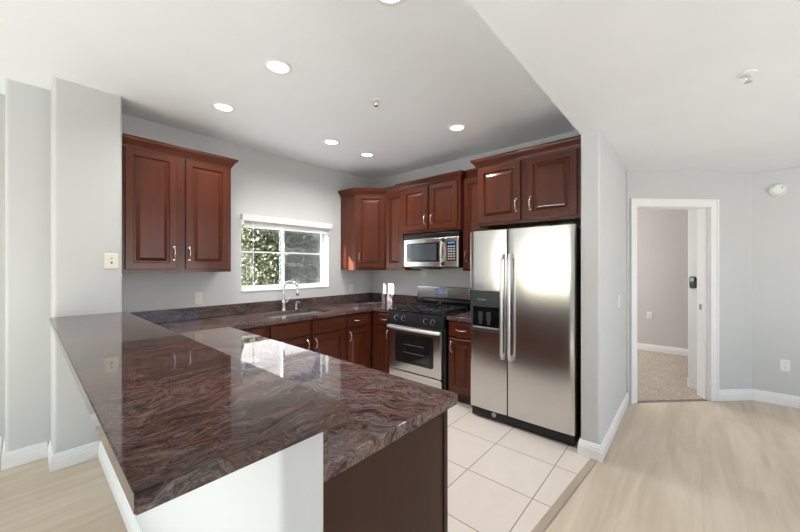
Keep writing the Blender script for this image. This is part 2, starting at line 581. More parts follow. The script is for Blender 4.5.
# the stepped wall at the end of the bar and the one left of it
bm = bm_new()
add_prism(bm, fillet([(.145, 3.34), (.52, 3.34), (.52, 3.84), (.145, 3.84)], {0: .022, 1: .022}), -.05, CZ)
struct(obj('wall_bar_end', bm, M['wall'], smooth=30))
bm = bm_new()
add_prism(bm, fillet([(-.076, 3.62), (.145, 3.62), (.145, 4.1), (-.076, 4.1)], {0: .022}), -.05, CZ)
struct(obj('wall_dining_corner', bm, M['wall'], smooth=30))
box_obj('wall_dining', (-3.4, -.076, 3.98, 4.12, -.05, CZ), M['wall']); struct(bpy.data.objects['wall_dining'])
# left wall with the patio door, back wall with the living room window, right wall
wall_with_hole('wall_left', -3.6, 4.12, -.05, CZ, [(1.0, 3.76, -.06, 2.12)], .14, M['wall'], Matrix.Translation((-3.44, 0, 0)) @ UPY)
wall_with_hole('wall_back', -3.44, 7.1, -.05, CZ, [(-.25, 3.45, .5, 2.2)], .14, M['wall'], Matrix.Translation((0, -3.64, 0)) @ UPX)
box_obj('wall_right', (5.138, 5.25, -3.5, -.488, -.05, SZ), M['wall']); struct(bpy.data.objects['wall_right'])
# partition beside the refrigerator
bm = bm_new()
add_prism(bm, fillet([(2.79, HY), (4.10, HY), (4.10, PY), (2.79, PY)], {0: .02, 3: .02}), -.05, SZ)
struct(obj('wall_partition', bm, M['wall'], smooth=30))
# door wall at 45 degrees: left stub, right stub, header (one prism each, joined in one mesh)
def dwall(bm, s0, s1, z0, z1, c0=DC, c1=DC + .12 * S2):
    add_prism(bm, [D(s0, c0), D(s1, c0), D(s1, c1), D(s0, c1)], z0, z1)
bm = bm_new()
DS0, DS1, DZ = 2.678, 3.497, 2.045
dwall(bm, 2.581, DS0 - .012, -.05, SZ)
dwall(bm, DS1 + .012, 3.978, -.05, SZ)
dwall(bm, DS0 - .012, DS1 + .012, DZ + .012, SZ)
struct(obj('wall_hall', bm, M['wall']))
# bedroom beyond the door
box_obj('wall_bedroom_far', (6.93, 7.05, -2.3, 2.7, -.05, SZ), M['bedroom']); struct(bpy.data.objects['wall_bedroom_far'])
wall_with_hole('wall_bedroom_side', 3.72, 7.05, -.05, SZ, [(5.5, 6.9, .75, 2.05)], .1, M['bedroom'], Matrix.Translation((0, 2.6, 0)) @ UPX)  # unseen opening added for the bedroom fill lamp
box_obj('wall_bedroom_near', (5.26, 7.05, -2.32, -2.2, -.05, SZ), M['bedroom']); struct(bpy.data.objects['wall_bedroom_near'])
bm = bm_new()
add_prism(bm, fillet([D(3.63, DC + .12 * S2 + .002), D(3.75, DC + .12 * S2 + .002), D(3.75, 5.20), D(3.63, 5.20)], {3: .015}), -.05, SZ)
struct(obj('wall_bedroom_return', bm, M['wall'], smooth=30))

# baseboards
BP = [(0.0005, 0), (.016, 0), (.016, .072), (.013, .078), (.013, .092), (.009, .098), (.007, .112), (.0005, .116)]
def baseboard(name, pts):
    bm = bm_new(); add_sweep(bm, pts, BP)
    return struct(obj(name, bm, M['trim'], smooth=25))
baseboard('baseboard_bar_end', [(.145, 3.62), (.145, 3.34), (.385, 3.34)])
baseboard('baseboard_dining', [(-.076, 3.98), (-.076, 3.62), (.128, 3.62)])
baseboard('baseboard_dining_wall', [(-3.3, 3.98), (-.10, 3.98)])
baseboard('baseboard_partition', [(2.88, PY), (2.79, PY), (2.79, HY), (4.142, HY)])
baseboard('baseboard_hall', [D(3.582, DC), A1, (5.138, -3.4)])
baseboard('baseboard_bedroom', [(6.93, 2.5), (6.93, -2.1)])
baseboard('baseboard_bedroom_return', [D(3.63, DC + .2), D(3.63, 5.20), D(3.75, 5.20)])
baseboard('baseboard_back', [(5.13, -3.5), (-3.3, -3.5)])

# ------------------------------------------------------------------ the doorway
door = bpy.data.objects.new('door_1', None); COL.objects.link(door); struct(door)
def casing(bm, s0, s1, z0, z1):
    add_prism(bm, [D(s0, DC - .022), D(s1, DC - .022), D(s1, DC - .001), D(s0, DC - .001)], z0, z1)
    lo = min(s0, s1) + .012; hi = max(s0, s1) - .012
bm = bm_new()
for (s0, s1, z0, z1) in ((2.612, DS0, 0, DZ + .078), (DS1, 3.579, 0, DZ + .078), (DS0, DS1, DZ, DZ + .078)):
    casing(bm, s0, s1, z0, z1)
# raised back band around the casing
for (s0, s1, z0, z1) in ((2.612, 2.632, 0, DZ + .078), (3.559, 3.579, 0, DZ + .078), (2.632, 3.559, DZ + .058, DZ + .078)):
    add_prism(bm, [D(s0, DC - .034), D(s1, DC - .034), D(s1, DC - .022), D(s0, DC - .022)], z0, z1)
obj('door_casing', bm, M['trim'], door)
bm = bm_new()
CB = DC + .12 * S2
for (s0, s1, z0, z1) in ((DS0 - .011, DS0 + .004, 0, DZ), (DS1 - .004, DS1 + .011, 0, DZ), (DS0 - .011, DS1 + .011, DZ - .004, DZ + .011)):
    add_prism(bm, [D(s0, DC), D(s1, DC), D(s1, CB), D(s0, CB)], z0, z1)
for (s0, s1, z0, z1) in ((DS0, DS0 + .014, 0, DZ - .004), (DS1 - .014, DS1, 0, DZ - .004)):
    add_prism(bm, [D(s0, DC + .05), D(s1, DC + .05), D(s1, DC + .10), D(s0, DC + .10)], z0, z1)
obj('door_jamb', bm, M['trim'], door)
bm = bm_new()
add_prism(bm, [D(DS1 - .0065, DC + .115), D(DS1 - .004, DC + .115), D(DS1 - .004, DC + .16), D(DS1 - .0065, DC + .16)], .95, 1.01)
obj('strike_plate', bm, M['grey'], door)
# back casing in the bedroom
bm = bm_new()
add_prism(bm, [D(DS1, CB), D(3.575, CB), D(3.575, CB + .03), D(DS1, CB + .03)], .006, DZ + .07)
obj('bedroom_casing', bm, M['trim'], door)

# ------------------------------------------------------------------ kitchen window
win = bpy.data.objects.new('window_1', None); COL.objects.link(win); struct(win)
fy0, fy1 = WY + .075, WY + .13
bm = bm_new()
t = .028
add_box(bm, WX0 + .001, WX1 - .001, fy0, fy1, WZ0 + .001, WZ0 + t, .003)
add_box(bm, WX0 + .001, WX1 - .001, fy0, fy1, WZ1 - t, WZ1 - .001, .003)
add_box(bm, WX0 + .001, WX0 + t, fy0, fy1, WZ0 + t, WZ1 - t, .003)
add_box(bm, WX1 - t, WX1 - .001, fy0, fy1, WZ0 + t, WZ1 - t, .003)
obj('window_frame', bm, M['white_plastic'], win, smooth=40)
xm = 2.13
def sash(x0, x1, y0, y1):
    bm = bm_new(); s = .030
    add_box(bm, x0, x1, y0, y1, WZ0 + t, WZ0 + t + s, .003)
    add_box(bm, x0, x1, y0, y1, WZ1 - t - s, WZ1 - t, .003)
    add_box(bm, x0, x0 + s, y0, y1, WZ0 + t + s, WZ1 - t - s, .003)
    add_box(bm, x1 - s, x1, y0, y1, WZ0 + t + s, WZ1 - t - s, .003)
    zm = (WZ0 + WZ1) / 2 + .035
    yc = (y0 + y1) / 2
    add_box(bm, x0 + s, x1 - s, yc - .006, yc + .006, zm - .008, zm + .008)
    so = obj('sash', bm, M['white_plastic'], win, smooth=40)
    bm = bm_new(); add_box(bm, x0 + s - .003, x1 - s + .003, yc + .007, yc + .010, WZ0 + t + s - .003, WZ1 - t - s + .003)
    obj('pane', bm, M['glass'], so)
    return so
sash(WX0 + t - .018, xm + .03, fy0 + .028, fy0 + .050)
sash(xm - .012, WX1 - t, fy0 + .002, fy0 + .024)
bm = bm_new(); add_box(bm, xm + .02, WX1 - t - .005, fy1 + .001, fy1 + .003, WZ0 + .02, WZ1 - .02)
obj('insect_screen', bm, M['screen'], win)
bm = bm_new(); add_box(bm, WX0 + .001, WX1 - .001, WY - .012, fy0, WZ0 - .0, WZ0 + .012, .004)
obj('window_sill', bm, M['white_plastic'], win, smooth=40)

bl = thing('window_blind', 'white horizontal blind pulled up to the top of the kitchen window', 'blind', (WX0 - .01, WY - .045, 1.85))
W = WX1 - WX0 + .035
bm = bm_new(); add_box(bm, 0, W, -.018, .0, .070, .142, .006); add_box(bm, 0, W, .0, .044, .082, .140)
obj('valance', bm, M['white_plastic'], bl, smooth=40)
bm = bm_new()
for k in range(9):
    z = .074 - k * .0062
    add_box(bm, .03, W - .03, .004, .042, z, z + .0035)
obj('slats', bm, M['white_plastic'], bl)
bm = bm_new(); add_box(bm, .03, W - .03, .003, .043, .004, .019, .003)
obj('bottom_rail', bm, M['white_plastic'], bl, smooth=40)
bm = bm_new(); add_tube(bm, [(.115, -.012, .08), (.115, -.014, -.3), (.116, -.014, -.60)], .004, 8)
obj('tilt_wand', bm, M['white_plastic'], bl, smooth=40)
bm = bm_new()
add_tube(bm, [(W - .125, -.006, .08), (W - .124, -.006, -.05)], .0022, 6)
add_lathe(bm, [(0, -.085), (.006, -.08), (.004, -.05), (0, -.048)], 10, Matrix.Translation((W - .124, -.006, 0)))
obj('pull_cord', bm, M['white_plastic'], bl, smooth=40)

# ------------------------------------------------------------------ cabinets
DOOR_LOOPS = [(0, 0), (0, -.017), (.003, -.020), (.052, -.020), (.0555, -.0160), (.059, -.0060), (.070, -.0060), (.094, -.0165), (.097, -.0172)]
SLIM_LOOPS = [(0, 0), (0, -.017), (.003, -.020), (.024, -.020), (.027, -.0165), (.032, -.0165), (.036, -.012), (.040, -.0125), (.048, -.017), (.050, -.0172)]
SLAB_LOOPS = [(0, 0), (0, -.014), (.004, -.0175), (.010, -.020), (.014, -.020)]

def pull_bm(length=.105, vertical=True):
    bm = bm_new()
    pts = []; rad = []
    N = 14
    for i in range(N + 1):
        u = i / N
        a = (u - .5) * length
        dep = -.031 * math.sin(math.pi * u) ** .62
        pts.append((0, dep, a) if vertical else (a, dep, 0))
        rad.append(.0058 - .0018 * math.sin(math.pi * u))
    add_tube(bm, pts, rad, 8)
    for a in (-.5, .5):
        c = (0, -.001, a * length) if vertical else (a * length, -.001, 0)
        add_lathe(bm, [(0, -.003), (.0078, -.002), (.0085, .001), (0, .001)], 12, Matrix.Translation(c) @ Matrix.Rotation(R(90), 4, 'X'))
    return bm

def cab_door(parent, x0, x1, z0, z1, hpos=None, kind='door', frame_y=0.0):
    w, h = x1 - x0, z1 - z0
    if kind == 'door':
        loops = DOOR_LOOPS if w > .26 else SLIM_LOOPS if w < .16 else [(i * .72, y) for i, y in DOOR_LOOPS]
    else:
        loops = SLAB_LOOPS
    bm = bm_new(); add_loops(bm, w, h, loops)
    dname = 'door' if kind == 'door' else 'drawer_front'
    dobj = obj(dname, bm, M['cherry'] if kind == 'door' else M['cherry_h'], parent, (x0, frame_y - .0008, z0))
    if hpos:
        hx, hz, vert = hpos
        obj('handle', pull_bm(.105, vert), M['nickel'], dobj, (hx - x0, -.020, hz - z0), smooth=50)
    return dobj

CROWN = [(.001, 0), (.006, 0), (.008, .012), (.014, .016), (.018, .026), (.030, .046), (.042, .056), (.046, .060), (.048, .070), (.053, .074), (.053, .083), (.001, .083)]

def upper(label, loc, rotz, w, d, h, doors, crown_pts, crown_z, group='cherry wall cabinets', body=None, name='wall_cabinet'):
    c = thing(name, label, 'cabinet', loc, rotz, group)
    bm = bm_new()
    if body is None:
        add_box(bm, 0, w, 0, d, .0, h)
        # recessed underside
    else:
        add_prism(bm, body, 0, h)
    obj('cabinet_body', bm, M['cherry'], c)
    for a in doors:
        cab_door(c, *a)
    if crown_pts:
        bm = bm_new(); add_sweep(bm, crown_pts, [(o, z + crown_z) for o, z in CROWN])
        obj('crown_molding', bm, M['cherry_h'], c, smooth=20)
    return c

# left of the window
UH = 1.035
UZ = 1.37
upper('two-door cherry wall cabinet left of the kitchen window', (.525, 3.395, UZ), 0, .83, .303, UH,
      [(.018, .372, .028, UH - .030, (.350, .165, True)), (.440, .806, .028, UH - .030, (.466, .165, True))],
      [(0, 0), (.83, 0), (.83, .303)], UH - .022)
# corner cabinet
cc = thing('corner_wall_cabinet', 'diagonal cherry corner wall cabinet right of the window', 'cabinet', (2.955, 3.388, UZ), 0, 'cherry wall cabinets')
Fx, Fy = 3.235 - 2.955, 3.078 - 3.388
body = [(0, 0), (Fx, Fy), (SX - .002 - 2.955, Fy), (SX - .002 - 2.955, WY - .002 - 3.388), (0, WY - .002 - 3.388)]
bm = bm_new(); add_prism(bm, body, 0, UH)
obj('cabinet_body', bm, M['cherry'], cc)
fl = math.hypot(Fx, Fy); fa = math.atan2(Fy, Fx)
dref = cab_door(cc, 0, fl - .05, .028, UH - .030)
dref.location = (.025 * math.cos(fa) + .0008 * math.sin(fa), .025 * math.sin(fa) - .0008 * math.cos(fa), .028)
dref.rotation_euler = (0, 0, fa)
obj('handle', pull_bm(.105, True), M['nickel'], dref, (.030, -.020, .14), smooth=50)
bm = bm_new(); add_sweep(bm, [(0, WY - .003 - 3.388), (0, 0), (Fx, Fy)], [(o, z + UH - .022) for o, z in CROWN])
obj('crown_molding', bm, M['cherry_h'], cc, smooth=20)
# stove wall uppers (local x runs from the corner towards the refrigerator)
RZ = -math.pi / 2
def sw(y, x, z): return (x, y, z)
upper('narrow one-door cherry wall cabinet between corner cabinet and microwave', sw(3.074, 3.235, UZ), RZ, .320, .323, UH,
      [(.012, .308, .028, UH - .030)], [(0, 0), (.320, 0)], UH - .022)
upper('short two-door cherry cabinet directly above the microwave', sw(2.748, 3.155, 1.825), RZ, .855, .403, UH - .465,
      [(.040, .425, .030, UH - .495, (.392, .145, True)), (.455, .825, .030, UH - .495, (.488, .145, True))],
      [(0, .078), (0, 0), (.855, 0), (.855, .078)], UH - .490, name='wall_cabinet')
upper('tall narrow cherry wall cabinet between microwave and refrigerator', sw(1.908, 3.235, UZ), RZ, .325, .323, UH,
      [(.022, .303, .028, UH - .030, (.052, .165, True))], [(0, 0), (.262, 0)], UH - .022)
upper('deep two-door cherry cabinet above the refrigerator', sw(1.578, 2.955, 1.81), RZ, .925, .600, .590,
      [(.020, .430, .030, .560, (.394, .165, True)), (.487, .890, .030, .560, (.520, .165, True))],
      [(0, .25), (0, 0), (.925, 0)], .565)

# base cabinets
BH = .855
def base(label, loc, rotz, w, d, fronts, toe=True, group='cherry base cabinets', name='base_cabinet', hollow=False):
    c = thing(name, label, 'cabinet', loc, rotz, group)
    bm = bm_new()
    if hollow:
        add_box(bm, 0, w, 0, d, .10, .64); add_box(bm, 0, w, 0, .02, .64, BH); add_box(bm, 0, .018, .02, d, .64, BH); add_box(bm, w - .018, w, .02, d, .64, BH)
    else:
        add_box(bm, 0, w, 0, d, .10, BH)
    obj('cabinet_body', bm, M['cherry'], c)
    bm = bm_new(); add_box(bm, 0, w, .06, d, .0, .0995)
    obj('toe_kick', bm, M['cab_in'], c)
    for a in fronts:
        cab_door(c, *a)
    return c
FY = 3.082
DZ0, DZ1, FZ0, FZ1 = .125, .672, .695, .836
base('two-door cherry sink cabinet below the kitchen window', (1.572, FY, 0), 0, .958, .61,
     [(.018, .468, FZ0, FZ1, None, 'drawer'), (.495, .938, FZ0, FZ1, None, 'drawer'),
      (.018, .468, DZ0, DZ1, (.432, .585, True)), (.495, .938, DZ0, DZ1, (.530, .585, True))], hollow=True)
base('cherry base cabinet with drawer and door right of the sink cabinet', (2.533, FY, 0), 0, .42, .61,
     [(.020, .348, FZ0, FZ1, (.184, .766, False), 'drawer'), (.020, .348, DZ0, DZ1, (.052, .585, True))])
base('cherry base cabinet left of the sink, partly behind the bar', (1.194, FY, 0), 0, .375, .61,
     [(.02, .355, FZ0, FZ1, (.187, .766, False), 'drawer'), (.02, .355, DZ0, DZ1, (.32, .585, True))])
base('narrow cherry base cabinet with drawer left of the range', (2.975, 3.078, 0), RZ, .335, .575,
     [(.118, .322, FZ0, FZ1, (.220, .766, False), 'drawer'), (.118, .322, DZ0, DZ1, (.292, .585, True))])
base('narrow cherry base cabinet with drawer right of the range', (2.975, 1.928, 0), RZ, .318, .575,
     [(.020, .300, FZ0, FZ1, (.160, .766, False), 'drawer'), (.020, .300, DZ0, DZ1, (.052, .585, True))])
pc = thing('peninsula_cabinet', 'dark cherry cabinet run with plain end panel under the peninsula worktop', 'cabinet', (1.130, .765, 0), math.pi / 2)
bm = bm_new(); add_box(bm, 0, 2.30, 0, .590, .10, BH)
obj('cabinet_body', bm, M['cherry'], pc)
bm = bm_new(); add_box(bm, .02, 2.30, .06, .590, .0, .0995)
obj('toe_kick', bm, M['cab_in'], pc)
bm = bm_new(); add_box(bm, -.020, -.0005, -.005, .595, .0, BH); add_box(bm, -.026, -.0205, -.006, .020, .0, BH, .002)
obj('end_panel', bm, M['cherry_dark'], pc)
for k in range(4):
    x0 = .03 + k * .565
    cab_door(pc, x0, x0 + .535, FZ0, FZ1, (x0 + .267, .766, False), 'drawer')
    cab_door(pc, x0, x0 + .535, DZ0, DZ1, (x0 + .05, .585, True))

# ------------------------------------------------------------------ bar wall, bar top, worktops
bm = bm_new()
add_prism(bm, fillet([(.392, .705), (.512, .705), (.512, 3.338), (.392, 3.338)], {0: .022, 1: .010}), -.002, 1.028)
struct(obj('wall_bar', bm, M['wall'], smooth=30))
baseboard('baseboard_bar', [(.392, 3.32), (.392, .705), (.512, .705)])

bm = bm_new()
add_prism(bm, [(.117, .658), (.558, .658), (.545, 3.338), (.128, 3.338)], 1.029, 1.067)
bmesh.ops.bevel(bm, geom=bm.edges[:], offset=.003, segments=2, affect='EDGES')
tag(obj('bar_top', bm, M['granite_bar'], smooth=40), 'long raised breakfast bar top of polished brown veined granite', 'countertop')

CT0, CT1 = .857, .900
wt = thing('worktop', 'lower polished granite worktop from the peninsula past the sink to the range', 'countertop', (0, 0, 0))
SXa, SXb, SYa, SYb = 1.665, 2.440, 3.155, 3.560
SM = 2.045
bm = bm_new()
xs = [.515, 1.185, SXa, SXb, 2.945, SX - .002]
ys = [.722, 2.738, 3.045, SYa, SYb, WY - .002]
def in_top(x, y):
    if SXa < x < SXb and SYa < y < SYb: return False
    return x < 1.185 or y > 3.045 or (x > 2.945 and y > 2.738)
add_grid_slab(bm, xs, ys, in_top, CT0, CT1, .003, 2)
obj('slab', bm, M['granite_low'], wt, smooth=40)
bm = bm_new(); add_box(bm, .522, SX - .003, WY - .022, WY - .002, CT1 + .0005, 1.018, .002)
obj('backsplash', bm, M['granite_bar'], wt)
bm = bm_new(); add_box(bm, SX - .022, SX - .002, 2.725, WY - .0225, CT1 + .0005, 1.018, .002)
obj('backsplash', bm, M['granite_bar'], wt)
bm = bm_new(); add_box(bm, .515, .535, .722, 3.675, CT1 + .0005, 1.0285, .002)
obj('riser', bm, M['granite_bar'], wt)
w2 = thing('worktop', 'short granite worktop piece between range and refrigerator', 'countertop', (0, 0, 0))
bm = bm_new(); add_box(bm, 2.945, SX - .002, 1.605, 1.936, CT0, CT1, .005, 3)
obj('slab', bm, M['granite_low'], w2, smooth=40)
bm = bm_new(); add_box(bm, SX - .022, SX - .002, 1.605, 1.936, CT1 + .0005, 1.018, .002)
obj('backsplash', bm, M['granite_bar'], w2)

# sink
sk = thing('sink', 'double bowl stainless sink set under the worktop below the window', 'sink', (0, 0, 0))
def bowl(x0, x1):
    bm = bm_new()
    o = fillet([(x0, SYa - .004), (x1, SYa - .004), (x1, SYb + .004), (x0, SYb + .004)], .05, 6)
    i = fillet([(x0 + .012, SYa + .008), (x1 - .012, SYa + .008), (x1 - .012, SYb - .008), (x0 + .012, SYb - .008)], .045, 6)
    b = fillet([(x0 + .03, SYa + .03), (x1 - .03, SYa + .03), (x1 - .03, SYb - .03), (x0 + .03, SYb - .03)], .05, 6)
    rows = [[bm.verts.new((p[0], p[1], z)) for p in poly] for poly, z in ((o, CT0 - .001), (i, CT0 - .001), (i, CT0 - .15), (b, CT0 - .175))]
    for a, c in zip(rows, rows[1:]):
        for k in range(len(a)):
            bm.faces.new((a[k], a[(k + 1) % len(a)], c[(k + 1) % len(a)], c[k]))
    bm.faces.new(rows[-1])
    bo = obj('bowl', bm, M['steel_lo'], sk, smooth=50)
    bm = bm_new(); add_lathe(bm, [(0, 0), (.02, 0), (.038, .001), (.042, .004), (.045, .001)], 20, Matrix.Translation(((x0 + x1) / 2, (SYa + SYb) / 2, CT0 - .1745)))
    obj('drain', bm, M['chrome'], bo, smooth=50)
bowl(SXa - .004, SM); bowl(SM, SXb + .004)

# faucet
fx_, fy_ = 2.035, 3.610
fa_ = thing('faucet', 'chrome gooseneck pull-down faucet behind the sink', 'faucet', (fx_, fy_, CT1 + .0005))
bm = bm_new(); add_lathe(bm, [(0, 0), (.030, 0), (.030, .006), (.024, .012), (.022, .06), (.024, .09), (.022, .125), (.014, .135), (.0, .136)], 20)
obj('base', bm, M['chrome'], fa_, smooth=40)
dx, dy = .80, -.60
pts = [(0, 0, .13), (0, 0, .26)]
rr_ = .080
for k in range(13):
    a = math.pi - k * math.pi / 12 * 1.05
    q = rr_ * (1 + math.cos(a)); z = .26 + rr_ * math.sin(a)
    pts.append((dx * q, dy * q, z))
bm = bm_new(); add_tube(bm, pts, .0140, 12)
obj('spout', bm, M['chrome'], fa_, smooth=50)
e = Vector(pts[-1]); t_ = (e - Vector(pts[-2])).normalized()
bm = bm_new(); add_tube(bm, [e - t_ * .005, e + t_ * .02, e + t_ * .07, e + t_ * .078], [.013, .0165, .020, .016], 14)
obj('spray_head', bm, M['chrome'], fa_, smooth=50)
bm = bm_new(); add_tube(bm, [(.018, 0, .085), (.045, 0, .10), (.085, 0, .145)], [.008, .007, .005], 10)
obj('lever', bm, M['chrome'], fa_, smooth=50)
sd = thing('soap_dispenser', 'small chrome soap dispenser right of the faucet', 'dispenser', (2.205, 3.615, CT1 + .0005))
bm = bm_new(); add_lathe(bm, [(0, 0), (.021, 0), (.021, .005), (.015, .010), (.014, .05), (.017, .055), (.017, .07), (0, .075)], 16)
obj('body', bm, M['chrome'], sd, smooth=40)
bm = bm_new(); add_tube(bm, [(0, 0, .072), (0, -.004, .088), (.005, -.03, .092), (.008, -.055, .084)], [.007, .007, .006, .005], 10)
obj('nozzle', bm, M['chrome'], sd, smooth=40)

# ------------------------------------------------------------------ range
RY0, RY1 = 1.940, 2.734       # right and left side
rw = RY1 - RY0
rg = thing('gas_range', 'freestanding stainless gas range with black cooktop below the microwave', 'stove', (2.945, RY1, 0), RZ)
# local: x 0..rw left to right, y 0 = door back plane .. +.60 rear, front negative
bm = bm_new(); add_box(bm, .002, rw - .002, 0, .595, .03, .895)
obj('oven_body', bm, M['black'], rg)
for x in (.04, rw - .04):
    for y in (.05, .54):
        bm = bm_new()
        add_lathe(bm, [(0, 0), (.018, 0), (.018, .01), (.01, .012), (.01, .03), (0, .03)], 12, Matrix.Translation((x, y, 0)))
        obj('levelling_foot', bm, M['black'], rg)
# drawer
bm = bm_new()
add_box(bm, .004, rw - .035, -.030, -.001, .075, .205, .006)
dr = obj('storage_drawer', bm, M['steel'], rg, smooth=40)
bm = bm_new(); add_box(bm, .012, rw - .045, -.042, -.030, .182, .212, .006, 3)
obj('drawer_handle', bm, M['steel_lo'], dr, smooth=40)
# oven door
dwid = rw - .035
bm = bm_new(); add_box(bm, .004, dwid, -.040, -.001, .222, .735, .008, 3)
od = obj('oven_door', bm, M['steel'], rg, smooth=40)
bm = bm_new()
poly = fillet([(.115, .315), (dwid - .10, .315), (dwid - .10, .655), (.115, .655)], .025, 5)
add_prism(bm, poly, 0, .004, Matrix.Translation((0, -.0405, 0)) @ Matrix.Rotation(R(90), 4, 'X'))
obj('window_border', bm, M['black'], od)
bm = bm_new()
poly = fillet([(.160, .350), (dwid - .145, .350), (dwid - .145, .620), (.160, .620)], .012, 4)
add_prism(bm, poly, 0, .002, Matrix.Translation((0, -.0448, 0)) @ Matrix.Rotation(R(90), 4, 'X'))
gw = obj('oven_window', bm, M['oven_glass'], od)
bm = bm_new()
for z in (.44, .53):
    add_tube(bm, [(.25, -.0478, z), (dwid - .22, -.0478, z)], .0012, 6)
obj('oven_rack', bm, M['grey'], gw)
bm = bm_new()
pts = [(.01, -.060, .712)] + [(.01 + (dwid - .016) * k / 8, -.078 - .012 * math.sin(math.pi * k / 8), .712) for k in range(1, 8)] + [(dwid - .006, -.060, .712)]
add_tube(bm, pts, .018, 12)
for x in (.035, dwid - .03):
    add_box(bm, x - .012, x + .012, -.070, -.040, .700, .724, .003)
obj('door_handle', bm, M['steel_lo'], od, smooth=50)
# control panel with the knobs
bm = bm_new()
pm = [(-.045, .745), (-.052, .76), (-.030, .885), (-.01, .897), (.03, .897), (.03, .745)]
vsA = [bm.verts.new((.002, y, z)) for y, z in pm]; vsB = [bm.verts.new((rw - .002, y, z)) for y, z in pm]
bm.faces.new(vsA); bm.faces.new(vsB[::-1])
for k in range(len(pm)):
    bm.faces.new((vsA[k], vsA[(k + 1) % len(pm)], vsB[(k + 1) % len(pm)], vsB[k]))
cp = obj('control_panel', bm, M['black'], rg)
for x in (.135, .245, .560, .655):
    bm = bm_new()
    mt = Matrix.Translation((x, -.040, .822)) @ Matrix.Rotation(R(80), 4, 'X')
    add_lathe(bm, [(0, 0), (.027, 0), (.027, .006), (.021, .009), (.019, .030), (.017, .033), (0, .033)], 18, mt)
    kb = obj('knob', bm, M['black'], cp, smooth=40)
    bm = bm_new(); add_lathe(bm, [(.0262, .001), (.030, .001), (.030, .005), (.0262, .005)], 18, mt)
    obj('knob_ring', bm, M['nickel'], kb, smooth=40)
    bm = bm_new(); add_box(bm, -.0035, .0035, -.017, .017, .0335, .040, .001); bmesh.ops.transform(bm, matrix=mt, verts=bm.verts)
    obj('knob_grip', bm, M['nickel'], kb, smooth=40)
# cooktop
bm = bm_new(); add_box(bm, 0, rw, -.02, .52, .8975, .912, .005, 3)
ct = obj('cooktop', bm, M['black_gloss'], rg, smooth=40)
for x in (.19, rw - .19):
    for y in (.12, .38):
        bm = bm_new()
        add_lathe(bm, [(0, .912), (.055, .912), (.052, .920), (.040, .922), (.038, .930), (0, .932)], 20, Matrix.Translation((x, y, 0)))
        obj('burner', bm, M['iron'], ct, smooth=40)
for x0, x1 in ((.03, rw / 2 - .01), (rw / 2 + .01, rw - .03)):
    bm = bm_new()
    y0, y1, z0, z1 = .0, .50, .935, .947
    for y in (y0, y1 - .012, (y0 + y1) / 2 - .006):
        add_box(bm, x0, x1, y, y + .012, z0, z1, .002)
    for x in (x0, x1 - .012):
        add_box(bm, x, x + .012, y0, y1, z0, z1, .002)
    xc = (x0 + x1) / 2
    for y in (.12, .38):
        for a in range(4):
            th = a * math.pi / 2
            p = Vector((xc, y, .942)); dv = Vector((math.cos(th), math.sin(th), 0))
            add_tube(bm, [p + dv * .03, p + dv * (.165 if a % 2 == 0 else .12)], .0055, 6)
    for x in (x0 + .006, x1 - .006):
        for y in (y0 + .006, y1 - .006):
            add_box(bm, x - .007, x + .007, y - .007, y + .007, .912, z0)
    obj('grate', bm, M['iron'], ct)
# backguard
bm = bm_new()
pm = [(.525, .897), (.525, .98), (.540, 1.018), (.595, 1.018), (.595, .897)]
vsA = [bm.verts.new((0.0, y, z)) for y, z in pm]; vsB = [bm.verts.new((rw, y, z)) for y, z in pm]
bm.faces.new(vsA); bm.faces.new(vsB[::-1])
for k in range(len(pm)):
    bm.faces.new((vsA[k], vsA[(k + 1) % len(pm)], vsB[(k + 1) % len(pm)], vsB[k]))
bgd = obj('backguard', bm, M['black_gloss'], rg)
bm = bm_new(); add_box(bm, 0.0, rw - .006, .515, .592, 1.0185, 1.168, .012, 3)
bp_ = obj('backguard_panel', bm, M['steel'], bgd, smooth=40)
bm = bm_new(); add_box(bm, .285, .480, .5125, .5145, 1.045, 1.140)
obj('display_panel', bm, M['grey'], bp_)
bm = bm_new(); add_box(bm, .345, .425, .5105, .5123, 1.095, 1.130)
obj('clock_display', bm, M['display'], bp_)
bm = bm_new()
for k in range(5):
    add_box(bm, .298 + k * .034, .320 + k * .034, .5110, .5123, 1.058, 1.072, .001)
obj('button_row', bm, M['charcoal'], bp_)
bm = bm_new(); add_box(bm, rw - .006, rw + .001, .512, .594, 1.0185, 1.172, .003)
obj('end_cap', bm, M['black'], bp_)
bm = bm_new(); add_prism(bm, [(.36 + .018 * math.cos(a * math.pi / 8), .963 + .008 * math.sin(a * math.pi / 8)) for a in range(16)], 0, .002, Matrix.Translation((0, .5245, 0)) @ Matrix.Rotation(R(90), 4, 'X'))
obj('badge', bm, M['nickel'], bgd)

# ------------------------------------------------------------------ microwave
mw = thing('microwave', 'stainless over-the-range microwave mounted above the gas range', 'microwave', (3.165, 2.690, 1.405), RZ)
mwd = .785; mh = .405
bm = bm_new(); add_box(bm, 0, mwd, 0, .393, .0, mh)
obj('housing', bm, M['black'], mw)
bm = bm_new(); add_box(bm, .0, mwd - .002, -.018, -.0005, mh - .058, mh - .004, .004)
for k in range(4):
    add_box(bm, .02, mwd - .02, -.022, -.018, mh - .050 + k * .011, mh - .045 + k * .011)
obj('vent_grille', bm, M['black'], mw)
bm = bm_new(); add_box(bm, .0, .555, -.030, -.0005, .008, mh - .060, .010, 3)
md = obj('door', bm, M['steel'], mw, smooth=40)
bm = bm_new(); add_box(bm, .055, .535, -.0335, -.0303, .070, .292, .004)
obj('window_border', bm, M['black_gloss'], md, smooth=40)
bm = bm_new(); add_box(bm, .105, .495, -.0352, -.0337, .085, .278)
obj('window_glass', bm, M['micro_glass'], md)
bm = bm_new()
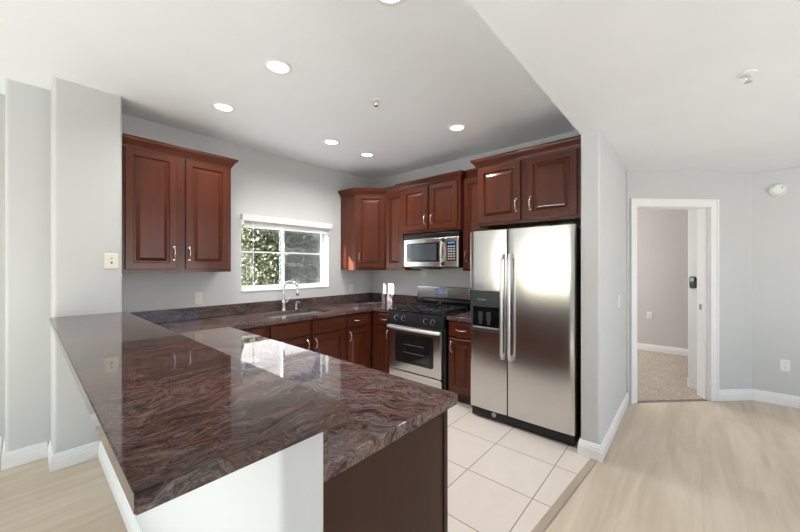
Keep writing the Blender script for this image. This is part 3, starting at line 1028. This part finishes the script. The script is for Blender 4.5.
hp = [(.580, -.030, .055)] + [(.580, -.030 - .036 * math.sin(math.pi * k / 10) ** .6, .055 + .25 * k / 10) for k in range(1, 10)] + [(.580, -.030, .305)]
add_tube(bm, hp, .011, 10)
hd = obj('handle', bm, M['steel_lo'], md, smooth=50)
for z in (.05, .31):
    bm = bm_new()
    add_box(bm, .562, .600, -.046, -.018, z - .022, z + .022, .006, 3)
    obj('handle_mount', bm, M['black'], hd, smooth=40)
bm = bm_new(); add_box(bm, .557, mwd - .002, -.028, -.0005, .008, mh - .060, .008, 3)
kp = obj('control_panel', bm, M['steel'], mw, smooth=40)
bm = bm_new(); add_box(bm, .640, .752, -.0300, -.0282, .078, .300, .003)
kpad = obj('keypad', bm, M['black_gloss'], kp, smooth=40)
bm = bm_new()
for r_ in range(6):
    for c_ in range(3):
        add_box(bm, .650 + c_ * .033, .675 + c_ * .033, -.0312, -.0302, .092 + r_ * .028, .108 + r_ * .028)
obj('buttons', bm, M['grey'], kpad)
bm = bm_new(); add_box(bm, .652, .740, -.0312, -.0302, .268, .290)
obj('clock_display', bm, M['display'], kpad)
bm = bm_new(); add_prism(bm, [(.315 + .030 * math.cos(a * math.pi / 8), .317 + .010 * math.sin(a * math.pi / 8)) for a in range(16)], 0, .0015, Matrix.Translation((0, -.0303, 0)) @ Matrix.Rotation(R(90), 4, 'X'))
obj('badge', bm, M['chrome'], md)
bm = bm_new(); add_box(bm, .10, .36, -.005, .30, -.018, -.0005, .003)
obj('light_filter', bm, M['charcoal'], mw)

# ------------------------------------------------------------------ refrigerator
FY0, FY1 = .677, 1.592
fw = FY1 - FY0
fr = thing('refrigerator', 'stainless side-by-side refrigerator with ice dispenser beside the partition wall', 'refrigerator', (2.905, FY1, 0), RZ)
bm = bm_new(); add_box(bm, .004, fw - .002, .0, .64, .03, 1.735, .004)
obj('case', bm, M['black'], fr, smooth=40)
split = fw - (1.224 - FY0)
def fridge_door(x0, x1, name):
    bm = bm_new()
    n = 10
    front = []
    for k in range(n + 1):
        u = k / n
        front.append((x0 + .006 + (x1 - x0 - .012) * u, -.068 - .006 * math.sin(math.pi * u)))
    poly = [(x0, -.004), (x0, -.063), (x0 + .002, -.0665)] + front + [(x1 - .002, -.0665), (x1, -.063), (x1, -.004)]
    lo, hi = add_prism(bm, poly, .100, 1.752)
    return obj(name, bm, M['steel'], fr, smooth=35)
fd = fridge_door(.002, split - .004, 'freezer_door')
rd = fridge_door(split + .004, fw - .002, 'refrigerator_door')
# dispenser
dx0, dx1 = .012, split - .058
bm = bm_new()
add_grid_slab(bm, [dx0, dx0 + .025, dx1 - .012, dx1], [.822, .848, 1.048, 1.198], lambda x, z: not (dx0 + .025 < x < dx1 - .012 and .848 < z < 1.048), 0, .014, .003)
bmesh.ops.transform(bm, matrix=Matrix.Translation((0, -.0865, 0)) @ Matrix(((1, 0, 0, 0), (0, 0, 1, 0), (0, 1, 0, 0), (0, 0, 0, 1))), verts=bm.verts)
dp = obj('ice_dispenser', bm, M['charcoal'], fd, smooth=40)
bm = bm_new(); add_box(bm, dx0 + .020, dx1 - .008, -.0765, -.0745, .844, 1.052)
obj('recess', bm, M['black_gloss'], dp)
bm = bm_new()
for x in (.115, .195):
    add_box(bm, x - .022, x + .022, -.086, -.0766, .925, 1.0, .004); add_box(bm, x - .014, x + .014, -.088, -.0766, .885, .925, .003)
obj('dispenser_lever', bm, M['charcoal'], dp, smooth=40)
bm = bm_new(); add_box(bm, dx0 + .028, dx1 - .016, -.088, -.0766, .849, .862, .002)
obj('drip_tray', bm, M['grey'], dp)
bm = bm_new()
xx = .088
for k, wdt in enumerate((.010, .004, .003, .005, .008, .008, .008, .008, .003)):
    hgt = .014 if k in (0, 1, 8, 5) else .010
    add_box(bm, xx, xx + wdt, -.0872, -.0866, 1.108, 1.108 + hgt)
    xx += wdt + .0035
obj('lettering', bm, M['grey'], dp)
# handles
for x, o_, nm in ((split - .033, fd, 'handle'), (split + .035, rd, 'handle')):
    bm = bm_new()
    pts = [(x, -.074, .600), (x, -.105, .612), (x, -.118, .65)] + [(x, -.122, .65 + .85 * k / 6) for k in range(1, 6)] + [(x, -.118, 1.475), (x, -.105, 1.512), (x, -.074, 1.525)]
    add_tube(bm, pts, .0135, 12)
    for z in (.615, 1.510):
        add_box(bm, x - .013, x + .013, -.108, -.068, z - .022, z + .022, .005)
    obj(nm, bm, M['steel_lo'], o_, smooth=50)
bm = bm_new()
add_box(bm, .01, fw - .01, -.052, .0, .012, .092, .004)
for k in range(5):
    add_box(bm, .03, fw - .04, -.056, -.052, .022 + k * .013, .028 + k * .013)
gr = obj('base_grille', bm, M['black'], fr, smooth=40)
bm = bm_new(); add_lathe(bm, [(0, 0), (.021, 0), (.021, .006), (.015, .010), (0, .010)], 18, Matrix.Translation((.235, -.0525, .062)) @ Matrix.Rotation(R(90), 4, 'X'))
obj('filter_cap', bm, M['grey'], gr, smooth=40)
for x0, x1 in ((.02, .11), (fw - .30, fw - .20), (fw - .12, fw - .03)):
    bm = bm_new()
    add_box(bm, x0, x1, -.045, .06, 1.7525, 1.772, .004)
    obj('hinge_cover', bm, M['black'], fr, smooth=40)
bm = bm_new()
xx = fw - .145
for k, wdt in enumerate((.013, .005, .004, .006, .009, .010, .010, .009, .004)):
    hgt = .015 if k in (0, 1, 8, 5) else .010
    add_box(bm, xx, xx + wdt, -.0735, -.0700, 1.660, 1.660 + hgt)
    xx += wdt + .004
obj('lettering', bm, M['nickel'], rd)

# ------------------------------------------------------------------ electrical
def plate(name, label, cat, loc, rotz, mat, kind='outlet', w=.072, h=.115, group=None):
    p = thing(name, label, cat, loc, rotz, group)
    bm = bm_new(); add_loops(bm, w, h, [(0, -.0005), (0, -.004), (.004, -.0065), (.008, -.0065)], -w / 2, -h / 2)
    obj('cover_plate', bm, mat, p)
    if kind == 'outlet':
        for z in (-.021, .021):
            bm = bm_new()
            poly = fillet([(-.017, z - .014), (.017, z - .014), (.017, z + .014), (-.017, z + .014)], .008, 4)
            add_prism(bm, poly, 0, .002, Matrix.Translation((0, -.0065, 0)) @ Matrix.Rotation(R(90), 4, 'X'))
            rc = obj('receptacle', bm, mat, p)
            bm = bm_new()
            for x in (-.0075, .0055):
                add_box(bm, x, x + .002, -.0090, -.0084, z - .002, z + .007)
            add_lathe(bm, [(0, 0), (.0025, 0), (.0025, .0006), (0, .0006)], 10, Matrix.Translation((0, -.0084, z - .008)) @ Matrix.Rotation(R(90), 4, 'X'))
            obj('slots', bm, M['charcoal'], rc)
    elif kind == 'jack':
        for z, r in ((.020, .006), (-.012, .007)):
            bm = bm_new(); add_lathe(bm, [(0, 0), (r, 0), (r, .004), (r * .5, .006), (0, .006)], 14, Matrix.Translation((0, -.0065, z)) @ Matrix.Rotation(R(90), 4, 'X'))
            obj('jack', bm, M['charcoal'] if z < 0 else M['grey'], p, smooth=40)
    else:
        bm = bm_new(); add_loops(bm, .034, .068, [(0, -.0065), (0, -.010), (.003, -.011), (.006, -.009)], -.017, -.034)
        obj('rocker', bm, mat, p)
    return p
plate('wall_plate', 'cream jack plate on the wall above the bar end', 'wall plate', (.455, 3.3395, 1.462), 0, M['ivory'], 'jack', .085, .118)
plate('outlet', 'cream outlet on the wall below the left wall cabinet', 'outlet', (1.163, WY - .0005, 1.104), 0, M['ivory'])
plate('outlet', 'white outlet on the wall between window and corner cabinet', 'outlet', (3.145, WY - .0005, 1.104), 0, M['white_plastic'])
plate('outlet', 'white outlet low on the hall wall under the smoke detector', 'outlet', (5.1375, -.72, .412), RZ, M['white_plastic'])
plate('outlet', 'white outlet on the bedroom wall seen through the doorway', 'outlet', (6.9295, .52, .60), RZ, M['white_plastic'])
plate('light_switch', 'white light switch on the partition wall left of the doorway', 'switch', (3.60, HY - .0005, 1.10), 0, M['white_plastic'], 'rocker')

# wall-mounted black control in the bedroom entry
q = D(3.63, 5.083)
rc = thing('wall_control', 'small black oval control mounted on the wall inside the doorway', 'control', (q[0], q[1], 1.235), math.atan2(1, 1) + math.pi)
bm = bm_new()
poly = fillet([(-.036, -.07), (.036, -.07), (.036, .07), (-.036, .07)], .03, 6)
add_prism(bm, poly, .0005, .024, Matrix.Rotation(R(90), 4, 'X'))
body_ = obj('control_body', bm, M['black'], rc)
bm = bm_new()
poly = fillet([(-.024, .012), (.024, .012), (.024, .055), (-.024, .055)], .012, 5)
add_prism(bm, poly, .0245, .027, Matrix.Rotation(R(90), 4, 'X'))
obj('control_screen', bm, M['grey'], body_)
rc.rotation_euler = (0, 0, R(225))

# smoke detector on the right wall
sm = thing('smoke_detector', 'round white smoke detector high on the hall wall', 'smoke detector', (5.1375, -.672, 2.205), RZ)
bm = bm_new(); add_lathe(bm, [(0, .0), (.066, .0), (.066, .016), (.060, .024), (.0, .024)], 28, Matrix.Rotation(R(90), 4, 'X'))
obj('base', bm, M['white_plastic'], sm, smooth=40)
bm = bm_new(); add_lathe(bm, [(.052, .0245), (.050, .040), (.044, .048), (.0, .050)], 28, Matrix.Rotation(R(90), 4, 'X'))
obj('cover', bm, M['white_plastic'], sm, smooth=40)
bm = bm_new(); add_lathe(bm, [(0, .050), (.008, .050), (.008, .053), (0, .053)], 12, Matrix.Translation((.022, 0, .018)) @ Matrix.Rotation(R(90), 4, 'X'))
obj('test_button', bm, M['grey'], sm, smooth=40)

# sprinklers
def sprinkler(label, loc):
    s = thing('sprinkler', label, 'sprinkler', loc, .4)
    bm = bm_new(); add_lathe(bm, [(0, 0), (.036, 0), (.034, -.006), (.018, -.010), (0, -.010)], 22)
    obj('escutcheon', bm, M['white_plastic'], s, smooth=40)
    bm = bm_new()
    add_lathe(bm, [(0, -.010), (.009, -.010), (.009, -.020), (0, -.020)], 12)
    for sg in (-1, 1):
        add_tube(bm, [(.009 * sg, 0, -.016), (.014 * sg, 0, -.028), (.004 * sg, 0, -.044)], .0025, 6)
    add_lathe(bm, [(0, -.044), (.016, -.045), (.016, -.047), (0, -.048)], 14)
    obj('sprinkler_head', bm, M['nickel'], s, smooth=40)
sprinkler('small sprinkler head on the kitchen ceiling among the downlights', (1.86, 1.885, CZ - .0005))
sprinkler('small white sprinkler head on the low hall ceiling', (2.47, -.22, SZ - .0005))

# recessed lights
spots = [((1.119, 2.055), 'largest and nearest visible recessed downlight on the kitchen ceiling'),
         ((1.106, 2.919), 'recessed downlight on the ceiling above the left wall cabinet'),
         ((2.176, 2.878), 'recessed downlight on the ceiling in front of the window, left of the corner one'),
         ((2.697, 2.885), 'recessed downlight on the ceiling nearest the corner cabinet'),
         ((2.737, 1.678), 'recessed downlight on the ceiling in front of the microwave cabinets'),
         ((1.167, 1.087), 'recessed downlight cut off at the top edge of the view')]
for k, ((x, y), lab) in enumerate(spots):
    cone, watts = ((90, 30), (160, 50), (160, 50), (160, 46), (150, 42), (74, 26))[k]
    s = thing('recessed_light', lab, 'ceiling light', (x, y, CZ - .0005), 0, 'recessed kitchen downlights')
    bm = bm_new(); add_lathe(bm, [(.066, -.001), (.068, -.006), (.086, -.007), (.092, -.003), (.092, 0), (.066, 0)], 32)
    obj('trim_ring', bm, M['white_plastic'], s, smooth=40)
    bm = bm_new(); add_lathe(bm, [(0, -.0035), (.0655, -.0035), (.0655, -.0015), (0, -.0015)], 32)
    obj('lens', bm, M['lens'], s, smooth=40)
    lamp('downlight', 'SPOT', (x, y, CZ - .012), (x, y, 0), watts, (1, .98, .96), spot_size=R(cone), spot_blend=1.0, shadow_soft_size=.065)

# ------------------------------------------------------------------ openings out of view: patio door and living room window
pd = bpy.data.objects.new('door_2', None); COL.objects.link(pd); struct(pd)
bm = bm_new()
for y0, y1, z0, z1 in ((1.0, 1.06, .0, 2.12), (3.70, 3.76, .0, 2.12), (1.06, 3.70, 2.06, 2.12), (1.06, 3.70, -.002, .05), (2.35, 2.41, .05, 2.06)):
    add_box(bm, -3.40, -3.345, y0, y1, z0, z1)
obj('door_frame', bm, M['trim'], pd)
w2_ = bpy.data.objects.new('window_2', None); COL.objects.link(w2_); struct(w2_)
bm = bm_new()
for x0, x1, z0, z1 in ((-.25, -.20, .5, 2.2), (3.40, 3.45, .5, 2.2), (-.20, 3.40, 2.15, 2.2), (-.20, 3.40, .5, .55), (1.57, 1.63, .55, 2.15)):
    add_box(bm, x0, x1, -3.60, -3.545, z0, z1)
obj('window_frame', bm, M['trim'], w2_)

bm = bm_new(); add_box(bm, -7.2, -3.45, -1.5, 6.5, 2.30, 2.42)
struct(obj('sun_block_patio', bm, M['trim']))  # added unseen slab that cuts short the sun patch on the dining floor
bm = bm_new(); add_box(bm, -9, -3.45, -3, 7, -.12, -.03)
struct(obj('bounce_patio', bm, M['tile']))  # added unseen ground that bounces light towards the patio door

# ------------------------------------------------------------------ garden outside the kitchen window
bm = bm_new(); add_box(bm, -12, 16, 3.9, 22, -.4, -.25)
struct(obj('ground', bm, M['bounce_ground']))

def shrub(label, loc, size, n, leaf, mat, group, seed, trunk_h=.5):
    rnd = random.Random(seed)
    s = thing('shrub', label, 'shrub', loc, 0, group)
    bm = bm_new()
    sx, sy, sz = size
    tips = []
    for k in range(9):
        a = rnd.uniform(0, 2 * math.pi); rr = rnd.uniform(.2, .8)
        e = Vector((math.cos(a) * sx * rr, math.sin(a) * sy * rr, trunk_h + sz * rnd.uniform(.5, 1.6)))
        add_tube(bm, [(0, 0, 0), e * .45 + Vector((0, 0, .1)), e], [.035, .02, .006], 6)
        tips.append(e)
    obj('branches', bm, M['bark'], s)
    bm = bm_new()
    blobs = []
    for k in range(16):
        a = rnd.uniform(0, 2 * math.pi); u = rnd.uniform(-1, 1); r = rnd.uniform(.35, .85)
        q = math.sqrt(1 - u * u)
        blobs.append(Vector((sx * r * q * math.cos(a), sy * r * q * math.sin(a), trunk_h + sz + sz * r * u)))
    for k in range(n):
        c = rnd.choice(blobs)
        p = c + Vector((rnd.gauss(0, .16 * sx), rnd.gauss(0, .16 * sy), rnd.gauss(0, .16 * sz)))
        d_ = Vector((rnd.gauss(0, 1), rnd.gauss(0, 1), rnd.gauss(-.2, .8))).normalized()
        w_ = d_.cross(Vector((rnd.gauss(0, 1), rnd.gauss(0, 1), rnd.gauss(0, 1)))).normalized()
        ll = leaf * rnd.uniform(.6, 1.3); ww = ll * .32
        a, b, c_, d2 = p, p + d_ * ll * .45 + w_ * ww, p + d_ * ll, p + d_ * ll * .45 - w_ * ww
        bm.faces.new([bm.verts.new(v) for v in (a, b, c_, d2)])
    me_o = bm
    fo = bpy.data.meshes.new('foliage'); bm.to_mesh(fo); bm.free(); fo.materials.append(mat)
    o = bpy.data.objects.new('foliage', fo); COL.objects.link(o); o.parent = s
GR = 'garden shrubs outside the kitchen window'
shrub('yellow-green shrub filling the left pane of the kitchen window', (2.75, 5.4, -.25), (.75, .6, 1.2), 9000, .065, M['leaf1'], GR, 1)
shrub('pale green shrub behind the middle bar of the kitchen window', (3.75, 6.7, -.25), (.8, .6, 1.15), 9000, .06, M['leaf2'], GR, 2)
shrub('grey-green shrub behind the right, screened pane of the window', (5.4, 7.0, -.25), (.95, .7, 1.25), 9000, .065, M['leaf2'], GR, 3)
shrub('tall dark shrub behind the others outside the window', (4.6, 10.4, -.25), (1.9, .9, 1.9), 9000, .12, M['leaf3'], GR, 4)
shrub('dark green shrub at the far right outside the window', (8.9, 10.6, -.25), (1.7, .9, 1.7), 8000, .12, M['leaf3'], GR, 5)
